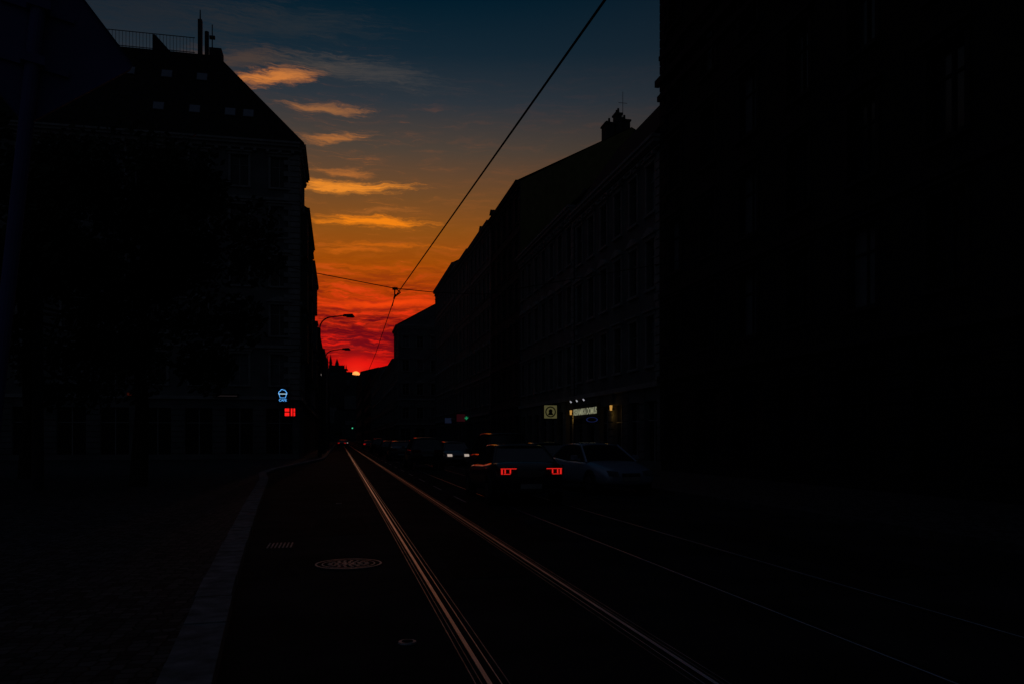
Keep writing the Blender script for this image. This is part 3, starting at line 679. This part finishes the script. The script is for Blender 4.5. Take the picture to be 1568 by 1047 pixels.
def gdist(vec,ca,ce,wa,he,tilt=0.0):
    n=N.new('ShaderNodeMapping'); n.vector_type='TEXTURE'; Lk.new(vec,n.inputs[0])
    n.inputs['Location'].default_value=(ca,ce,0); n.inputs['Rotation'].default_value=(0,0,math.atan(tilt)); n.inputs['Scale'].default_value=(wa,he,1)
    l=N.new('ShaderNodeVectorMath'); l.operation='LENGTH'; Lk.new(n.outputs[0],l.inputs[0]); return l.outputs['Value']
strk=noi(V2,22,170,1.7,6,.62); wisp=noi(V2,40,420,2.2,6,.70)
col=base
D=math.radians
hz=Mt('MULTIPLY',sstep(strk,.45,.75),sstep(E,.5,.2)); col=mix(Mt('MULTIPLY',hz,.12),col,S(200,106,44))
ws=Mt('MULTIPLY',sstep(Mt('ADD',Mt('MULTIPLY',strk,.5),Mt('MULTIPLY',wisp,.5)),.54,.70),Mt('EXPONENT',Mt('MULTIPLY',Mt('POWER',gdist(V1,D(1),.27,.10,.12),2),-1)))
col=mix(Mt('MULTIPLY',ws,.40,clamp=True),col,S(214,118,36))
wz_=Mt('MULTIPLY',Mt('SUBTRACT',Mt('ADD',Mt('MULTIPLY',wisp,.6),Mt('MULTIPLY',strk,.4)),.5),5.4)
clouds=[
(-4.3,.436,.052,.0090,.20,S(208,124,58),1.05),(-6.8,.450,.07,.012,.2,S(90,68,54),.55),(-1.5,.455,.07,.012,.05,S(80,70,62),.45),(2.4,.452,.090,.014,-.12,S(74,70,68),.55),
(-3.5,.50,.12,.018,.1,S(44,48,52),.5),(-12,.49,.13,.03,.12,S(42,42,46),.5),(-5,.535,.09,.010,.15,S(42,46,52),.5),
(-1.0,.404,.048,.0042,.0,S(162,104,60),.8),(-.4,.368,.046,.0050,.17,S(180,110,54),.85),
(.2,.326,.044,.0035,-.02,S(192,112,48),.75),(.3,.309,.078,.0062,.02,S(234,138,42),1.15),(1.9,.268,.072,.0064,.01,S(242,130,20),1.15),(3.2,.283,.045,.003,.08,S(180,102,40),.7),
(3.0,.239,.075,.0028,.02,S(202,98,16),.9),(.6,.232,.05,.0028,0,S(198,96,16),.7),(2.2,.213,.08,.003,0,S(192,80,8),.6)]
for (ca,ce,wa,he,tl_,cc,stg) in clouds:
    q=gdist(V2,D(ca),ce,wa*1.3,he*1.6,tl_)
    f=Mt('ADD',Mt('SUBTRACT',1.0,q),Mt('MULTIPLY',wz_,.48))
    f=sstep(f,-.02,1.05)
    f=Mt('MULTIPLY',f,stg,clamp=True)
    col=mix(f,col,cc)
band=Mt('EXPONENT',Mt('MULTIPLY',Mt('POWER',gdist(V1,D(2.5),.138,.34,.057),2),-1))
mixn=Mt('ADD',Mt('MULTIPLY',strk,.7),Mt('MULTIPLY',wisp,.3))
br=Mt('MULTIPLY',band,sstep(mixn,.49,.64),clamp=True); dk=Mt('MULTIPLY',band,sstep(mixn,.52,.40),clamp=True)
lowc=ramp(Mt('MINIMUM',Mt('MAXIMUM',E,0),1.0),[(0,S(205,6,10)),(.10,S(228,12,12)),(.13,S(236,22,14)),(.16,S(246,52,14)),(1.0,S(246,74,14))],1.0)
col=mix(Mt('MULTIPLY',dk,.92),col,S(96,5,18)); col=mix(Mt('MULTIPLY',br,.97),col,lowc)
b2=Mt('EXPONENT',Mt('MULTIPLY',Mt('POWER',gdist(V2,D(3.5),.168,.085,.0055,.02),2),-1)); col=mix(Mt('MULTIPLY',b2,.9,clamp=True),col,S(246,68,12))
b3=Mt('EXPONENT',Mt('MULTIPLY',Mt('POWER',gdist(V2,D(1.3),.120,.08,.014),2),-1)); col=mix(Mt('MULTIPLY',Mt('MULTIPLY',b3,.85),sstep(wisp,.62,.42),clamp=True),col,S(98,5,20))
b4=Mt('EXPONENT',Mt('MULTIPLY',Mt('POWER',gdist(V2,D(1.8),.090,.055,.011),2),-1)); col=mix(Mt('MULTIPLY',b4,.88,clamp=True),col,S(234,10,12))
fo=Mt('EXPONENT',Mt('MULTIPLY',Mt('POWER',Mt('ABSOLUTE',Mt('DIVIDE',Mt('SUBTRACT',az,D(2)),D(32))),2),-1))
back=ramp(Mt('MINIMUM',Mt('MAXIMUM',E,0),1.2),[(0,S(24,23,27)),(.3,S(25,28,34)),(.7,S(23,29,38)),(1.2,S(22,28,37))],1.2)
col=mix(Mt('MULTIPLY',fo,1.0,clamp=True),back,col)
zen=sstep(E,.75,2.0); col=mix(zen,col,S(28,33,44))
sdir=Vector((.0198,1.0188,.0800)).normalized()
dt=N.new('ShaderNodeVectorMath'); dt.operation='DOT_PRODUCT'; Lk.new(nm.outputs[0],dt.inputs[0]); dt.inputs[1].default_value=sdir
ang=Mt('ARCCOSINE',Mt('MINIMUM',dt.outputs['Value'],.9999999))
glow=Mt('EXPONENT',Mt('MULTIPLY',ang,-85)); col=mix(Mt('MULTIPLY',glow,.97,clamp=True),col,(1.0,.03,.01,1))
disc=sstep(ang,.0056,.0046); col=mix(disc,col,(1.5,.5,.12,1))
ns_=N.new('ShaderNodeTexSky'); ns_.sky_type='NISHITA'; ns_.sun_disc=False; ns_.sun_elevation=D(2.0); ns_.sun_rotation=D(1.1)
sc_n=N.new('ShaderNodeVectorMath'); sc_n.operation='SCALE'; Lk.new(ns_.outputs[0],sc_n.inputs[0]); sc_n.inputs['Scale'].default_value=.00005
col=mix(1.0,col,sc_n.outputs[0],'ADD')
Lk.new(col,bg.inputs[0]); bg.inputs[1].default_value=1.0

sl_=bpy.data.lights.new('sun','SUN'); sl_.energy=.02; sl_.angle=D(.5); sl_.color=(1,.45,.25)
so=bpy.data.objects.new('sun',sl_); sc.collection.objects.link(so)
sv=Vector((.0198,1.0188,.093)).normalized(); so.rotation_euler=(-sv).to_track_quat('-Z','Y').to_euler(); so.location=(0,0,50)

# ------------------------------------------------------------ camera
cd=bpy.data.cameras.new('camera'); cd.lens=28.0; cd.sensor_width=36; cd.shift_y=.0947; cd.clip_end=12000; cd.clip_start=.05
co=bpy.data.objects.new('camera',cd); sc.collection.objects.link(co); co.location=(0,0,1.6); co.rotation_euler=(math.pi/2,0,-math.radians(12.2)); sc.camera=co
